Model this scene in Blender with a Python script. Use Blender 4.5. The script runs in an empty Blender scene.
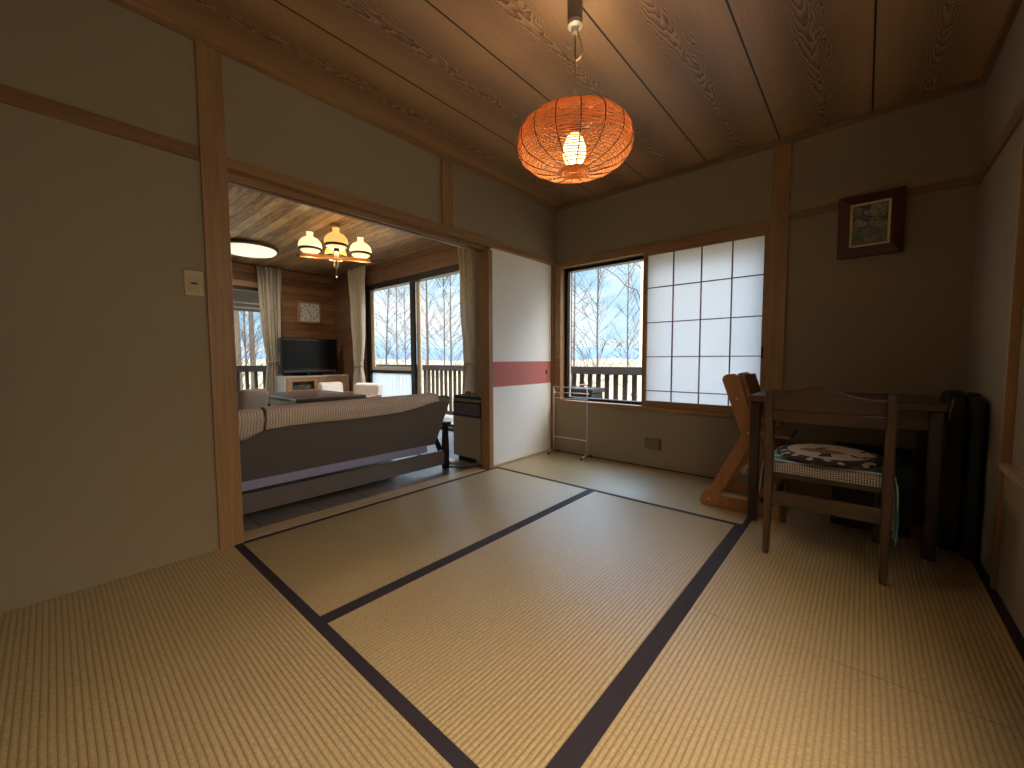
import bpy, bmesh, math, random
from mathutils import Vector, Matrix
S = bpy.context.scene
COL = S.collection
PI = math.pi
rnd = random.Random(7)

# ------------------------------------------------------------------ mesh helper
class MB:
    def __init__(s): s.v = []; s.f = []
    def _add(s, vs, fs):
        n = len(s.v); s.v += [Vector(v) for v in vs]; s.f += [tuple(i + n for i in f) for f in fs]; return s
    def box(s, x0, x1, y0, y1, z0, z1):
        return s._add([(x0,y0,z0),(x1,y0,z0),(x1,y1,z0),(x0,y1,z0),(x0,y0,z1),(x1,y0,z1),(x1,y1,z1),(x0,y1,z1)],
                      [(0,3,2,1),(4,5,6,7),(0,1,5,4),(1,2,6,5),(2,3,7,6),(3,0,4,7)])
    def beam(s, p0, p1, w, h, up=(0,0,1)):
        p0, p1 = Vector(p0), Vector(p1); d = (p1-p0).normalized(); u = Vector(up)
        sd = d.cross(u).normalized(); u = sd.cross(d).normalized(); vs = []
        for p in (p0, p1):
            for a, b in ((-1,-1),(1,-1),(1,1),(-1,1)): vs.append(p + sd*a*w/2 + u*b*h/2)
        return s._add(vs, [(0,1,2,3),(7,6,5,4),(0,4,5,1),(1,5,6,2),(2,6,7,3),(3,7,4,0)])
    def tube(s, pts, r, seg=8, cap=True):
        pts = [Vector(p) for p in pts]; n = len(pts); vs = []; fs = []
        rs = r if isinstance(r, (list, tuple)) else [r]*n
        for i, p in enumerate(pts):
            d = (pts[min(i+1,n-1)] - pts[max(i-1,0)]).normalized()
            a = Vector((0,0,1)) if abs(d.z) < .9 else Vector((1,0,0))
            x = d.cross(a).normalized(); y = d.cross(x).normalized()
            for k in range(seg):
                t = 2*PI*k/seg; vs.append(p + (x*math.cos(t)+y*math.sin(t))*rs[i])
        for i in range(n-1):
            for k in range(seg):
                k2 = (k+1)%seg; fs.append((i*seg+k, i*seg+k2, (i+1)*seg+k2, (i+1)*seg+k))
        if cap: fs.append(tuple(reversed(range(seg)))); fs.append(tuple((n-1)*seg+k for k in range(seg)))
        return s._add(vs, fs)
    def lathe(s, prof, c, seg=32, ax='z', sy=1.0):
        vs = []; fs = []; n = len(prof)
        for r, h in prof:
            for k in range(seg):
                t = 2*PI*k/seg; a, b = r*math.cos(t), r*math.sin(t)*sy
                vs.append({'z':(c[0]+a,c[1]+b,c[2]+h),'x':(c[0]+h,c[1]+a,c[2]+b),'y':(c[0]+a,c[1]+h,c[2]+b)}[ax])
        for i in range(n-1):
            for k in range(seg):
                k2=(k+1)%seg; fs.append((i*seg+k,i*seg+k2,(i+1)*seg+k2,(i+1)*seg+k))
        fs.append(tuple(reversed(range(seg)))); fs.append(tuple((n-1)*seg+k for k in range(seg)))
        return s._add(vs, fs)
    def prism(s, poly, ax, a0, a1):
        def P(p, a): return {'x':(a,p[0],p[1]),'y':(p[0],a,p[1]),'z':(p[0],p[1],a)}[ax]
        n = len(poly); vs = [P(p,a0) for p in poly]+[P(p,a1) for p in poly]
        fs = [tuple(reversed(range(n))), tuple(range(n,2*n))]+[(i,(i+1)%n,n+(i+1)%n,n+i) for i in range(n)]
        return s._add(vs, fs)
    def grid(s, fn, nu, nv):
        vs = [fn(i/nu, j/nv) for j in range(nv+1) for i in range(nu+1)]
        fs = [(j*(nu+1)+i, j*(nu+1)+i+1, (j+1)*(nu+1)+i+1, (j+1)*(nu+1)+i) for j in range(nv) for i in range(nu)]
        return s._add(vs, fs)
    def build(s, name, mat, parent=None, loc=None, bevel=0, smooth=False, solid=0, sub=0, seg=2):
        if parent is not None:
            o0 = Vector((0,0,0)); p = parent
            while p is not None: o0 += p.location; p = p.parent
            base = o0
            loc = Vector((0,0,0))
        elif loc is None:
            xs=[v.x for v in s.v]; ys=[v.y for v in s.v]; zs=[v.z for v in s.v]
            base = Vector(((min(xs)+max(xs))/2,(min(ys)+max(ys))/2,min(zs))); loc = base
        else: base = Vector(loc); loc = base
        me = bpy.data.meshes.new(name)
        me.from_pydata([tuple(v-base) for v in s.v], [], s.f); me.update()
        bm = bmesh.new(); bm.from_mesh(me); bmesh.ops.recalc_face_normals(bm, faces=bm.faces); bm.to_mesh(me); bm.free()
        if mat: me.materials.append(mat)
        if smooth: me.shade_smooth()
        o = bpy.data.objects.new(name, me); COL.objects.link(o); o.location = loc
        if parent is not None: o.parent = parent
        if solid:
            m = o.modifiers.new('s','SOLIDIFY'); m.thickness = solid; m.offset = 0
        if bevel:
            m = o.modifiers.new('b','BEVEL'); m.width = bevel; m.segments = seg; m.limit_method='ANGLE'; m.angle_limit=.6
        if sub:
            m = o.modifiers.new('u','SUBSURF'); m.levels = sub; m.render_levels = sub
        return o
def B(*a): return MB().box(*a)
def thing(name, label, cat, loc, group=None):
    o = bpy.data.objects.new(name, None); COL.objects.link(o); o.location = loc; o.empty_display_size=.1
    o['label']=label; o['category']=cat
    if group: o['group']=group
    return o
def tag(o, label, cat, group=None):
    o['label']=label; o['category']=cat
    if group: o['group']=group
    return o
def struct(o): o['kind']='structure'; return o

# ------------------------------------------------------------------ materials
class NT:
    def __init__(s, name):
        s.m = bpy.data.materials.new(name); s.m.use_nodes = True; s.t = s.m.node_tree
        s.b = s.t.nodes['Principled BSDF']; s.out = s.t.nodes['Material Output']
    def n(s, typ, **kw):
        nd = s.t.nodes.new(typ)
        for k, v in kw.items():
            if k[0]=='_': nd.inputs[k[1:]].default_value = v
            else: setattr(nd, k, v)
        return nd
    def l(s, a, b): s.t.links.new(a, b)
    def coord(s, scale=(1,1,1), world=False):
        if world: c = s.n('ShaderNodeNewGeometry').outputs['Position']
        else: c = s.n('ShaderNodeTexCoord').outputs['Object']
        m = s.n('ShaderNodeMapping'); m.inputs['Scale'].default_value = scale; s.l(c, m.inputs['Vector']); return m.outputs[0]
    def math(s, op, a, b=None, c=None):
        nd = s.n('ShaderNodeMath', operation=op)
        for i, x in enumerate((a,b,c)):
            if x is None: continue
            if isinstance(x,(int,float)): nd.inputs[i].default_value = x
            else: s.l(x, nd.inputs[i])
        return nd.outputs[0]
    def noise(s, vec, scale, detail=4, rough=.55, dist=0):
        nd = s.n('ShaderNodeTexNoise'); nd.inputs['Scale'].default_value=scale; nd.inputs['Detail'].default_value=detail
        nd.inputs['Roughness'].default_value=rough; nd.inputs['Distortion'].default_value=dist
        if vec is not None: s.l(vec, nd.inputs['Vector'])
        return nd.outputs['Fac']
    def ramp(s, fac, stops):
        nd = s.n('ShaderNodeValToRGB'); e = nd.color_ramp.elements
        while len(e) < len(stops): e.new(.5)
        for i,(p,c) in enumerate(stops): e[i].position=p; e[i].color=(*c,1) if len(c)==3 else c
        s.l(fac, nd.inputs[0]); return nd.outputs[0]
    def mix(s, fac, a, b, mode='MIX'):
        nd = s.n('ShaderNodeMix', data_type='RGBA', blend_type=mode)
        for sock, x in ((nd.inputs[0],fac),(nd.inputs[6],a),(nd.inputs[7],b)):
            if isinstance(x,(int,float)): sock.default_value=x
            elif isinstance(x,tuple): sock.default_value=(*x,1)
            else: s.l(x, sock)
        return nd.outputs[2]
    def sep(s, v):
        nd = s.n('ShaderNodeSeparateXYZ'); s.l(v, nd.inputs[0]); return nd.outputs
    def bump(s, h, strength=.3, dist=.002):
        nd = s.n('ShaderNodeBump'); nd.inputs['Strength'].default_value=strength; nd.inputs['Distance'].default_value=dist
        s.l(h, nd.inputs['Height']); s.l(nd.outputs[0], s.b.inputs['Normal'])
    def col(s, c):
        if isinstance(c, tuple): s.b.inputs['Base Color'].default_value=(*c,1)
        else: s.l(c, s.b.inputs['Base Color'])
    def rough(s, r): s.b.inputs['Roughness'].default_value = r

def m_plain(name, c, r=.5, metal=0, noise=.08, nscale=30, bump=0):
    t = NT(name); v = t.coord()
    f = t.noise(v, nscale)
    t.col(t.mix(f, tuple(x*(1-noise) for x in c), tuple(min(1,x*(1+noise)) for x in c)))
    t.rough(r); t.b.inputs['Metallic'].default_value = metal
    if bump: t.bump(f, bump, .002)
    return t.m
def m_wood(name, c1, c2, axis='z', r=.5, sc=1.0):
    t = NT(name)
    s = {'x':(1.2,22,22),'y':(22,1.2,22),'z':(22,22,1.2)}[axis]
    v = t.coord(tuple(a*sc for a in s))
    f = t.noise(v, 1.6, 5, .6, .6)
    f2 = t.noise(v, 9, 3)
    k = t.math('ADD', t.math('MULTIPLY', f, .75), t.math('MULTIPLY', f2, .25))
    t.col(t.ramp(k, [(.32,c1),(.66,c2)])); t.rough(r); t.bump(k, .15, .001)
    return t.m
def m_emit(name, c, e):
    t = NT(name); t.col(c); t.b.inputs['Emission Color'].default_value=(*c,1); t.b.inputs['Emission Strength'].default_value=e
    return t.m
def m_planks(name, across, along, width, c1, c2, gapc, r=.55, knots=True, gap=.05, vary=.5):
    t = NT(name); v = t.coord(world=True); s = t.sep(v); ix = {'x':0,'y':1,'z':2}
    a = t.math('DIVIDE', s[ix[across]], width); bi = t.math('FLOOR', a); fr = t.math('FRACT', a)
    wn = t.n('ShaderNodeTexWhiteNoise', noise_dimensions='1D'); t.l(bi, wn.inputs['W'])
    sc = {'x':(3,24,24),'y':(24,3,24),'z':(24,24,3)}[along]
    vv = t.n('ShaderNodeMapping'); vv.inputs['Scale'].default_value = sc; t.l(v, vv.inputs['Vector'])
    cm = t.n('ShaderNodeCombineXYZ'); 
    off = t.math('MULTIPLY', wn.outputs[0], 37.0)
    for i in range(3): t.l(off, cm.inputs[i])
    ad = t.n('ShaderNodeVectorMath', operation='ADD'); t.l(vv.outputs[0], ad.inputs[0]); t.l(cm.outputs[0], ad.inputs[1])
    g = t.noise(ad.outputs[0], 1.0, 5, .62, 1.2)
    k = t.math('ADD', t.math('MULTIPLY', g, 1-vary*.5), t.math('MULTIPLY', wn.outputs[0], vary*.5))
    c = t.ramp(k, [(.3,c1),(.7,c2)])
    if knots:
        kv = t.n('ShaderNodeMapping'); kv.inputs['Scale'].default_value = tuple(3.0 if q==along else 8.0 for q in 'xyz'); t.l(v, kv.inputs['Vector'])
        vo = t.n('ShaderNodeTexVoronoi'); vo.inputs['Scale'].default_value=1; t.l(kv.outputs[0], vo.inputs['Vector'])
        kf = t.ramp(vo.outputs['Distance'], [(.05,(1,1,1)),(.16,(0,0,0))])
        c = t.mix(t.math('MULTIPLY', kf, .8), c, tuple(x*.35 for x in c1))
    gm = t.math('LESS_THAN', fr, gap)
    c = t.mix(gm, c, gapc); t.col(c); t.rough(r)
    t.bump(t.math('SUBTRACT', 1.0, gm), .5, .004)
    return t.m

def m_wall():
    t = NT('wall_plaster'); v = t.coord(world=True)
    f = t.noise(v, 420, 3, .7); f2 = t.noise(v, 2.2, 2)
    c = t.mix(f, (.26,.21,.14), (.38,.315,.215))
    c = t.mix(t.math('MULTIPLY', f2, .3), c, (.30,.245,.16))
    t.col(c); t.rough(.95); t.bump(f, .35, .0015); return t.m
WALL = m_wall()
WOODZ = m_wood('post_wood_upright', (.25,.135,.06), (.39,.225,.105), 'z', .42)
WOODY = m_wood('trim_wood_lengthwise', (.25,.135,.06), (.39,.225,.105), 'y', .42)
WOODX = m_wood('trim_wood_crosswise', (.25,.135,.06), (.39,.225,.105), 'x', .42)
SILLW = m_wood('pale_sill_wood', (.40,.27,.15), (.56,.40,.24), 'y', .4)
DARKZ = m_wood('dark_brown_wood_upright', (.045,.020,.010), (.10,.047,.023), 'z', .3)
DARKX = m_wood('dark_brown_wood_crosswise', (.045,.020,.010), (.10,.047,.023), 'x', .3)
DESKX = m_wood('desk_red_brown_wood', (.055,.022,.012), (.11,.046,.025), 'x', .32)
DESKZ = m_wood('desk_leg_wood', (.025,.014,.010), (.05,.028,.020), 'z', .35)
CHILDW = m_wood('orange_beech_wood', (.28,.115,.04), (.39,.18,.07), 'z', .38)
def m_ceiling():
    t = NT('ceiling_board_cathedral_grain'); v = t.coord(world=True); s = t.sep(v)
    a = t.math('DIVIDE', s[0], .4535); bi = t.math('FLOOR', a); fr = t.math('SUBTRACT', t.math('FRACT', a), .5)
    u = t.math('MULTIPLY', fr, .4535)
    wn = t.n('ShaderNodeTexWhiteNoise', noise_dimensions='1D'); t.l(bi, wn.inputs['W'])
    mp = t.n('ShaderNodeMapping'); mp.inputs['Scale'].default_value=(5,1.6,1); t.l(v, mp.inputs['Vector'])
    n1 = t.noise(mp.outputs[0], 1.0, 3, .6, .5)
    mp2 = t.n('ShaderNodeMapping'); mp2.inputs['Scale'].default_value=(26,7,1); t.l(v, mp2.inputs['Vector'])
    n2 = t.noise(mp2.outputs[0], 1.0, 4, .65)
    uu = t.math('ADD', u, t.math('MULTIPLY', t.math('SUBTRACT', n1, .5), .14))
    par = t.math('MULTIPLY', t.math('MULTIPLY', uu, uu), 55.0)
    y = t.math('ADD', t.math('MULTIPLY', s[1], .42), t.math('MULTIPLY', wn.outputs[0], 5.0))
    h = t.math('ADD', t.math('ADD', par, y), t.math('MULTIPLY', n2, .09))
    h = t.math('ADD', h, t.math('MULTIPLY', n1, .35))
    ring = t.math('FRACT', t.math('MULTIPLY', h, 27.0))
    ring = t.math('POWER', ring, 1.4)
    cen = t.ramp(t.math('ABSOLUTE', uu), [(.055,(1,1,1)),(.165,(0.10,0.10,0.10))])
    str_ = t.noise(t.coord((90,1.0,1), world=True), 1.0, 3)
    amt = t.math('MULTIPLY', t.math('MULTIPLY', ring, cen), .95)
    base = t.mix(str_, (.35,.20,.095), (.47,.285,.145))
    c = t.mix(amt, base, (.055,.02,.007))
    seam = t.math('GREATER_THAN', t.math('ABSOLUTE', fr), .4905)
    c = t.mix(seam, c, (.02,.01,.006)); t.col(c); t.rough(.42)
    t.bump(t.math('SUBTRACT', 1.0, seam), .4, .004)
    return t.m
CEIL = m_ceiling()
def m_tatami(name, axis):     # axis = direction in which the ribs run
    t = NT(name); v = t.coord(world=True); s = t.sep(v)
    w = s[1] if axis=='x' else s[0]; al = s[0] if axis=='x' else s[1]
    wob = t.noise(t.coord((3,3,3), world=True), 1, 1)
    w2 = t.math('ADD', w, t.math('MULTIPLY', wob, .004))
    ph = t.math('MULTIPLY', w2, 2*PI/.0148)
    rib = t.math('ABSOLUTE', t.math('SINE', t.math('MULTIPLY', ph, .5)))
    st = (900,60,1) if axis=='y' else (60,900,1)
    straw = t.noise(t.coord(st if axis=='y' else (60,900,1), world=True), 1, 3)
    cell = t.math('MULTIPLY', al, 2*PI/.009)
    wv = t.math('MULTIPLY', t.math('SINE', cell), .04)
    big = t.noise(t.coord((2.2,2.2,1), world=True), 1, 3)
    fib = t.noise(t.coord((75,170,1) if axis=='y' else (170,75,1), world=True), 1, 5, .8)
    ribh = t.math('POWER', rib, .55)
    c = t.mix(ribh, (.20,.138,.06), (.62,.475,.24))
    c = t.mix(t.math('MULTIPLY', big, .35), c, (.44,.30,.14))
    c = t.mix(t.ramp(fib,[(.40,(0,0,0)),(.66,(.75,.75,.75))]), c, (.25,.165,.075))
    t.col(c)
    t.rough(.30); t.b.inputs['Specular IOR Level'].default_value=.9
    hh = t.math('ADD', ribh, t.math('ADD', t.math('MULTIPLY', fib, .35), wv))
    t.bump(hh, .7, .0026)
    t.b.inputs['Coat Weight'].default_value=.4; t.b.inputs['Coat Roughness'].default_value=.24
    t.l(t.b.inputs['Normal'].links[0].from_socket, t.b.inputs['Coat Normal']); return t.m
TATX = m_tatami('tatami_ribs_crosswise', 'x'); TATY = m_tatami('tatami_ribs_lengthwise', 'y')
HERI = m_plain('dark_purple_cloth_border', (.022,.016,.026), .75, 0, .3, 300, .3)
def m_tile():
    t = NT('brown_floor_tile'); v = t.coord(world=True); s = t.sep(v)
    g = None
    for i, o in ((0,.09),(1,.11)):
        fr = t.math('FRACT', t.math('DIVIDE', t.math('ADD', s[i], o), .305))
        q = t.math('LESS_THAN', fr, .025); g = q if g is None else t.math('MAXIMUM', g, q)
    n = t.noise(v, 9, 4); c = t.mix(n, (.13,.11,.10), (.22,.19,.17))
    t.col(t.mix(g, c, (.035,.025,.02))); t.rough(.33); t.bump(t.math('SUBTRACT',1.0,g), .4, .003); return t.m
TILE = m_tile()
LDKCEIL = m_planks('knotty_plank_ceiling', 'y','x',.105,(.17,.095,.04),(.66,.44,.23),(.06,.035,.02),.5,True,.06,.45)
LDKWALL = m_planks('horizontal_board_wall', 'z','y',.115,(.14,.055,.016),(.31,.14,.048),(.03,.014,.007),.45,True,.05,.6)
LDKWALLX = m_planks('horizontal_board_wall_side', 'z','x',.28,(.13,.065,.034),(.25,.14,.075),(.06,.03,.015),.45,True,.03,.4)
DECKM = m_planks('weathered_deck_boards','y','x',.12,(.14,.12,.10),(.24,.21,.18),(.03,.025,.02),.8,False,.08,.4)
EAVEM = m_planks('dark_eave_boards','x','y',.15,(.035,.03,.028),(.06,.052,.048),(.01,.01,.01),.7,False,.06,.4)
RAILM = m_wood('dark_weathered_rail_wood', (.028,.025,.026), (.075,.068,.066), 'x', .75)
PICKM = m_wood('dark_picket_wood', (.035,.028,.026), (.085,.066,.058), 'z', .75)
BRONZE = m_plain('dark_bronze_aluminium', (.028,.022,.018), .4, .5)
CREAMV = m_plain('cream_window_strip', (.62,.56,.46), .5)
WHITEP = m_plain('white_plastic', (.75,.75,.72), .4)
def m_glass():
    t = NT('clear_window_glass'); t.t.nodes.remove(t.b)
    tr = t.n('ShaderNodeBsdfTransparent'); gl = t.n('ShaderNodeBsdfGlossy'); gl.inputs['Roughness'].default_value=.01
    lw = t.n('ShaderNodeLayerWeight'); lw.inputs['Blend'].default_value=.5
    fr = t.math('MULTIPLY_ADD', t.math('POWER', lw.outputs['Facing'], 5.0), .5, .006)
    mx = t.n('ShaderNodeMixShader'); t.l(fr, mx.inputs[0]); t.l(tr.outputs[0], mx.inputs[1]); t.l(gl.outputs[0], mx.inputs[2]); t.l(mx.outputs[0], t.out.inputs[0])
    return t.m
GLASS = m_glass()
def m_translucent(name, c, tfrac=.6, clear=0.0, pat=None):
    t = NT(name); t.t.nodes.remove(t.b)
    d = t.n('ShaderNodeBsdfDiffuse'); tr = t.n('ShaderNodeBsdfTranslucent')
    v = t.coord(); f = t.noise(v, 60, 4)
    cc = t.mix(f, tuple(x*.93 for x in c), c)
    if pat:
        vo = t.n('ShaderNodeTexVoronoi'); vo.inputs['Scale'].default_value=14; t.l(v, vo.inputs['Vector'])
        cc = t.mix(t.ramp(vo.outputs['Distance'], [(.25,(.6,.6,.6)),(.45,(0,0,0))]), cc, pat)
    t.l(cc, d.inputs[0]); t.l(cc, tr.inputs[0])
    mx = t.n('ShaderNodeMixShader'); mx.inputs[0].default_value=tfrac; t.l(d.outputs[0], mx.inputs[1]); t.l(tr.outputs[0], mx.inputs[2])
    o = mx.outputs[0]
    if clear:
        tp = t.n('ShaderNodeBsdfTransparent'); m2 = t.n('ShaderNodeMixShader'); m2.inputs[0].default_value=clear
        t.l(o, m2.inputs[1]); t.l(tp.outputs[0], m2.inputs[2]); o = m2.outputs[0]
    t.l(o, t.out.inputs[0]); return t.m
PAPER = m_translucent('shoji_paper', (.90,.895,.89), .62)
FROST = m_translucent('frosted_glass', (.90,.95,.93), .8, .68)
CURT = m_translucent('cream_curtain_cloth', (.82,.76,.65), .35, 0, (.70,.62,.50))
FUSW = m_plain('white_door_paper', (.86,.86,.84), .8, 0, .02, 5)
FUSR = m_plain('rose_red_door_paper', (.52,.16,.14), .75, 0, .06, 90)
MUNT = m_plain('thin_reddish_lattice_wood', (.16,.05,.035), .5)

# ------------------------------------------------------------------ tatami room shell
H = 2.34
struct(B(-.1,2.8,-3.75,.12,-.16,-.055).build('floor', m_plain('subfloor_wood',(.2,.13,.07),.8)))
struct(B(0,2.72,-3.62,0,H,H+.1).build('ceiling', CEIL))
# left wall
w = MB(); w.box(-.1,0,-3.62,-2.765,0,H); w.box(-.1,0,-2.667,-.0,1.85,H); struct(w.build('wall_left', WALL))
struct(B(-.1,.014,-2.768,-2.667,-.05,H).build('trim_1', WOODZ, bevel=.003))
NAGY=m_wood('dim_rail_wood_lengthwise',(.17,.08,.034),(.26,.13,.058),'y',.5); NAGX=m_wood('dim_rail_wood_crosswise',(.19,.115,.062),(.27,.175,.10),'x',.5)
struct(B(-.1,.012,-3.62,-2.77,1.795,1.855).build('trim_2', NAGY, bevel=.002))
k = MB(); k.box(-.115,-.085,-2.667,0,1.77,1.80); k.box(-.06,-.045,-2.667,0,1.77,1.80); k.box(-.012,.012,-2.667,0,1.803,1.8505); k.box(-.114,.0105,-2.666,-.001,1.801,1.849)
struct(k.build('trim_3', WOODY, bevel=.0015))
struct(B(-.06,.010,-1.385,-1.29,1.85,H-.03).build('trim_4', WOODZ, bevel=.002))
struct(B(-.085,.012,-.93,-.885,-.05,1.77).build('trim_5', WOODZ, bevel=.002))
th = MB(); th.box(-.12,0,-2.667,-.965,-.05,0.004); th.box(-.115,0.0,-.885,0,-.05,.015)
struct(th.build('trim_6', SILLW, bevel=.001))
d1 = struct(B(-.045,-.02,-.885,-.03,.015,1.80).build('door_1', FUSW, loc=(-.03,-.45,.015)))
B(-.0205,-.0185,-.885,-.03,.67,.88).build('door_band', FUSR, d1)['label']='rose red paper band'
pl = B(-.0205,-.0155,-.125,-.10,.755,.795).build('door_pull', BRONZE, d1, bevel=.004); pl['label']='small dark recessed pull'
fr = MB(); fr.box(-.047,-.016,-.887,-.880,.015,1.80); fr.box(-.047,-.016,-.037,-.03,.015,1.80); fr.build('door_frame', WOODZ, d1)
struct(B(-.1,0,-.03,0,-.05,1.81).build('trim_7', WOODZ))
# back wall
w = MB(); w.box(0,2.72,0,.14,-.05,.47); w.box(0,2.72,0,.14,1.83,H); w.box(1.80,2.72,0,.14,.47,1.83); w.box(0,.03,0,.14,.47,1.83)
struct(w.build('wall_back', WALL))
struct(B(1.778,1.879,-.016,.1,-.05,H-.03).build('trim_8', WOODZ, bevel=.003))
struct(B(1.879,2.705,-.008,.02,1.812,1.858).build('trim_9', NAGX, bevel=.002))
wf = MB(); wf.box(0,1.785,-.014,.14,1.765,1.83); wf.box(.0,1.785,-.02,.14,.47,.505); wf.box(.0,.075,-.012,.14,.505,1.765); wf.box(1.765,1.785,-.012,.14,.505,1.765)
struct(wf.build('trim_10', WOODX, bevel=.002))
# right wall
w = MB(); w.box(2.705,2.8,-3.62,0,-.05,.47); w.box(2.705,2.8,-3.62,0,1.78,H); w.box(2.705,2.8,-.86,0,.47,1.78); w.box(2.705,2.8,-3.62,-3.5,.47,1.78)
w.box(2.72,2.8,-2.15,-.86,.47,1.78)
struct(w.build('wall_right', WALL))
struct(B(2.692,2.72,-.888,-.86,-.05,1.80).build('trim_11', WOODZ, bevel=.003))
struct(B(2.693,2.78,-3.62,0,1.80,1.865).build('trim_12', NAGY, bevel=.002))
struct(B(2.688,2.79,-3.5,-.889,.475,.50).build('trim_13', SILLW, bevel=.003))
w4 = struct(bpy.data.objects.new('added_side_window', None)); COL.objects.link(w4); w4.location=(2.76,-2,.5)  # unseen window, added so daylight reaches the left wall
m=MB(); m.box(2.74,2.79,-2.20,-2.15,.50,1.80); m.box(2.74,2.79,-3.5,-3.45,.50,1.80); m.box(2.74,2.79,-3.5,-2.15,1.76,1.80); m.box(2.74,2.79,-3.5,-2.15,.50,.54); m.box(2.745,2.785,-2.85,-2.80,.54,1.76)
m.build('window_frame', BRONZE, w4); B(2.763,2.767,-3.45,-2.20,.54,1.76).build('window_pane', GLASS, w4)
# front wall behind the camera
struct(B(-.1,2.8,-3.72,-3.62,-.05,H+.1).build('wall_front', WALL))
for i,(a) in enumerate([(0,2.705,-.025,0,H-.035,H),(0,.042,-3.62,-.025,H-.03,H),(2.68,2.705,-3.62,-.025,H-.035,H),(0,2.705,-3.62,-3.595,H-.035,H)]):
    struct(B(*a).build('trim_%d'%(14+i), WOODY if i==1 else (NAGX if i in(0,3) else NAGY), bevel=.003))

# tatami mats
def mat(x0,x1,y0,y1,long,label,bd,w_=.029):
    e=.0015
    o = B(x0+e,x1-e,y0+e,y1-e,-.055,0).build('tatami_mat', TATX if long=='x' else TATY)
    tag(o,label,'tatami mat','tatami mats on the floor')
    for a in bd:
        if long=='x': b = B(x0+e,x1-e,a if a<y0+.1 else a-w_, a+w_ if a<y0+.1 else a,-.02,.0018)
        else: b = B(a if a<x0+.1 else a-w_, a+w_ if a<x0+.1 else a,y0+e,y1-e,-.02,.0018)
        b.build('cloth_border', HERI, o, bevel=.0008)['label']='dark cloth edge band'
mat(0,1.82,-.858,-.002,'x','tatami mat along the wall under the window',(-.858,-.002))
mat(0.0,.908,-2.675,-.858,'y','tatami mat beside the opening to the living room',(.0,.908),.027)
mat(.908,1.82,-2.675,-.858,'y','tatami mat in the middle of the floor between two dark bands',(.908,1.82))
mat(1.82,2.705,-1.763,-.002,'y','tatami mat under the desk and the chair',(1.82,2.705))
mat(1.82,2.705,-3.62,-1.763,'y','tatami mat in the right foreground in front of the chair',(1.82,2.705))
mat(0,1.82,-3.62,-2.675,'x','tatami mat in the left foreground by the bare wall',(-2.675,),.037)

# ------------------------------------------------------------------ window in the tatami room
w1 = struct(bpy.data.objects.new('window_1', None)); COL.objects.link(w1); w1.location=(.9,.1,.5)
m = MB(); m.box(.075,.11,.06,.135,.505,1.765); m.box(.075,1.765,.06,.135,1.735,1.765); m.box(.075,1.765,.06,.135,.505,.53); m.box(.915,.955,.08,.12,.53,1.735); m.box(1.735,1.765,.06,.135,.505,1.765)
m.build('window_frame', BRONZE, w1, bevel=.002)
m = MB(); m.box(.11,.118,.088,.104,.53,1.735); m.box(.907,.915,.088,.104,.53,1.735); m.build('weather_strip', WHITEP, w1)
B(.11,.915,.094,.098,.53,1.735).build('window_pane', GLASS, w1)
B(.955,1.735,.108,.112,.53,1.735).build('window_pane', GLASS, w1)
# shoji
sh = thing('shoji_screen','white paper shoji lattice screen slid over the right half of the window','paper screen',(1.33,.02,.505))
m = MB(); m.box(.885,.918,.0,.03,.506,1.765); m.box(1.742,1.764,.0,.03,.506,1.765); m.box(.918,1.742,.0,.03,.506,.552); m.box(.918,1.742,.0,.03,1.742,1.765)
m.build('screen_frame', WOODX, sh, bevel=.0015)
B(.918,1.742,.018,.0195,.552,1.742).build('screen_paper', PAPER, sh)
for x in (1.128,1.336,1.545): B(x-.0035,x+.0035,.004,.018,.552,1.742).build('lattice_bar', MUNT, sh)
for z in (.636,.916,1.195,1.478): B(.918,1.742,.0055,.0175,z-.0035,z+.0035).build('lattice_bar', MUNT, sh)
B(1.744,1.756,-.004,.002,.90,.985).build('screen_pull', BRONZE, sh, bevel=.002)

# vent cover, picture, switch
v_ = thing('vent_cover','square brown cover plate low on the wall under the window','cover plate',(.99,-.002,.15))
B(.925,1.06,-.010,-.001,.15,.245).build('cover_plate', m_plain('brown_painted_plate',(.16,.12,.075),.6), v_, bevel=.003)
B(.935,1.05,-.013,-.009,.16,.235).build('raised_panel', m_plain('brown_painted_panel',(.185,.14,.09),.6), v_, bevel=.002)
sw = thing('light_switch','cream wall switch plate with a black slot beside the post','switch',(0,-2.81,1.19))
B(.001,.009,-2.848,-2.777,1.19,1.302).build('switch_plate', m_plain('yellowed_cream_plastic',(.50,.38,.21),.4), sw, bevel=.003)
B(.009,.0115,-2.832,-2.795,1.212,1.28).build('rocker', m_plain('yellowed_rocker',(.47,.35,.19),.4), sw, bevel=.001)
B(.0115,.013,-2.824,-2.802,1.241,1.249).build('slot', m_plain('black_slot',(.01,.01,.01),.4), sw)

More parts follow.
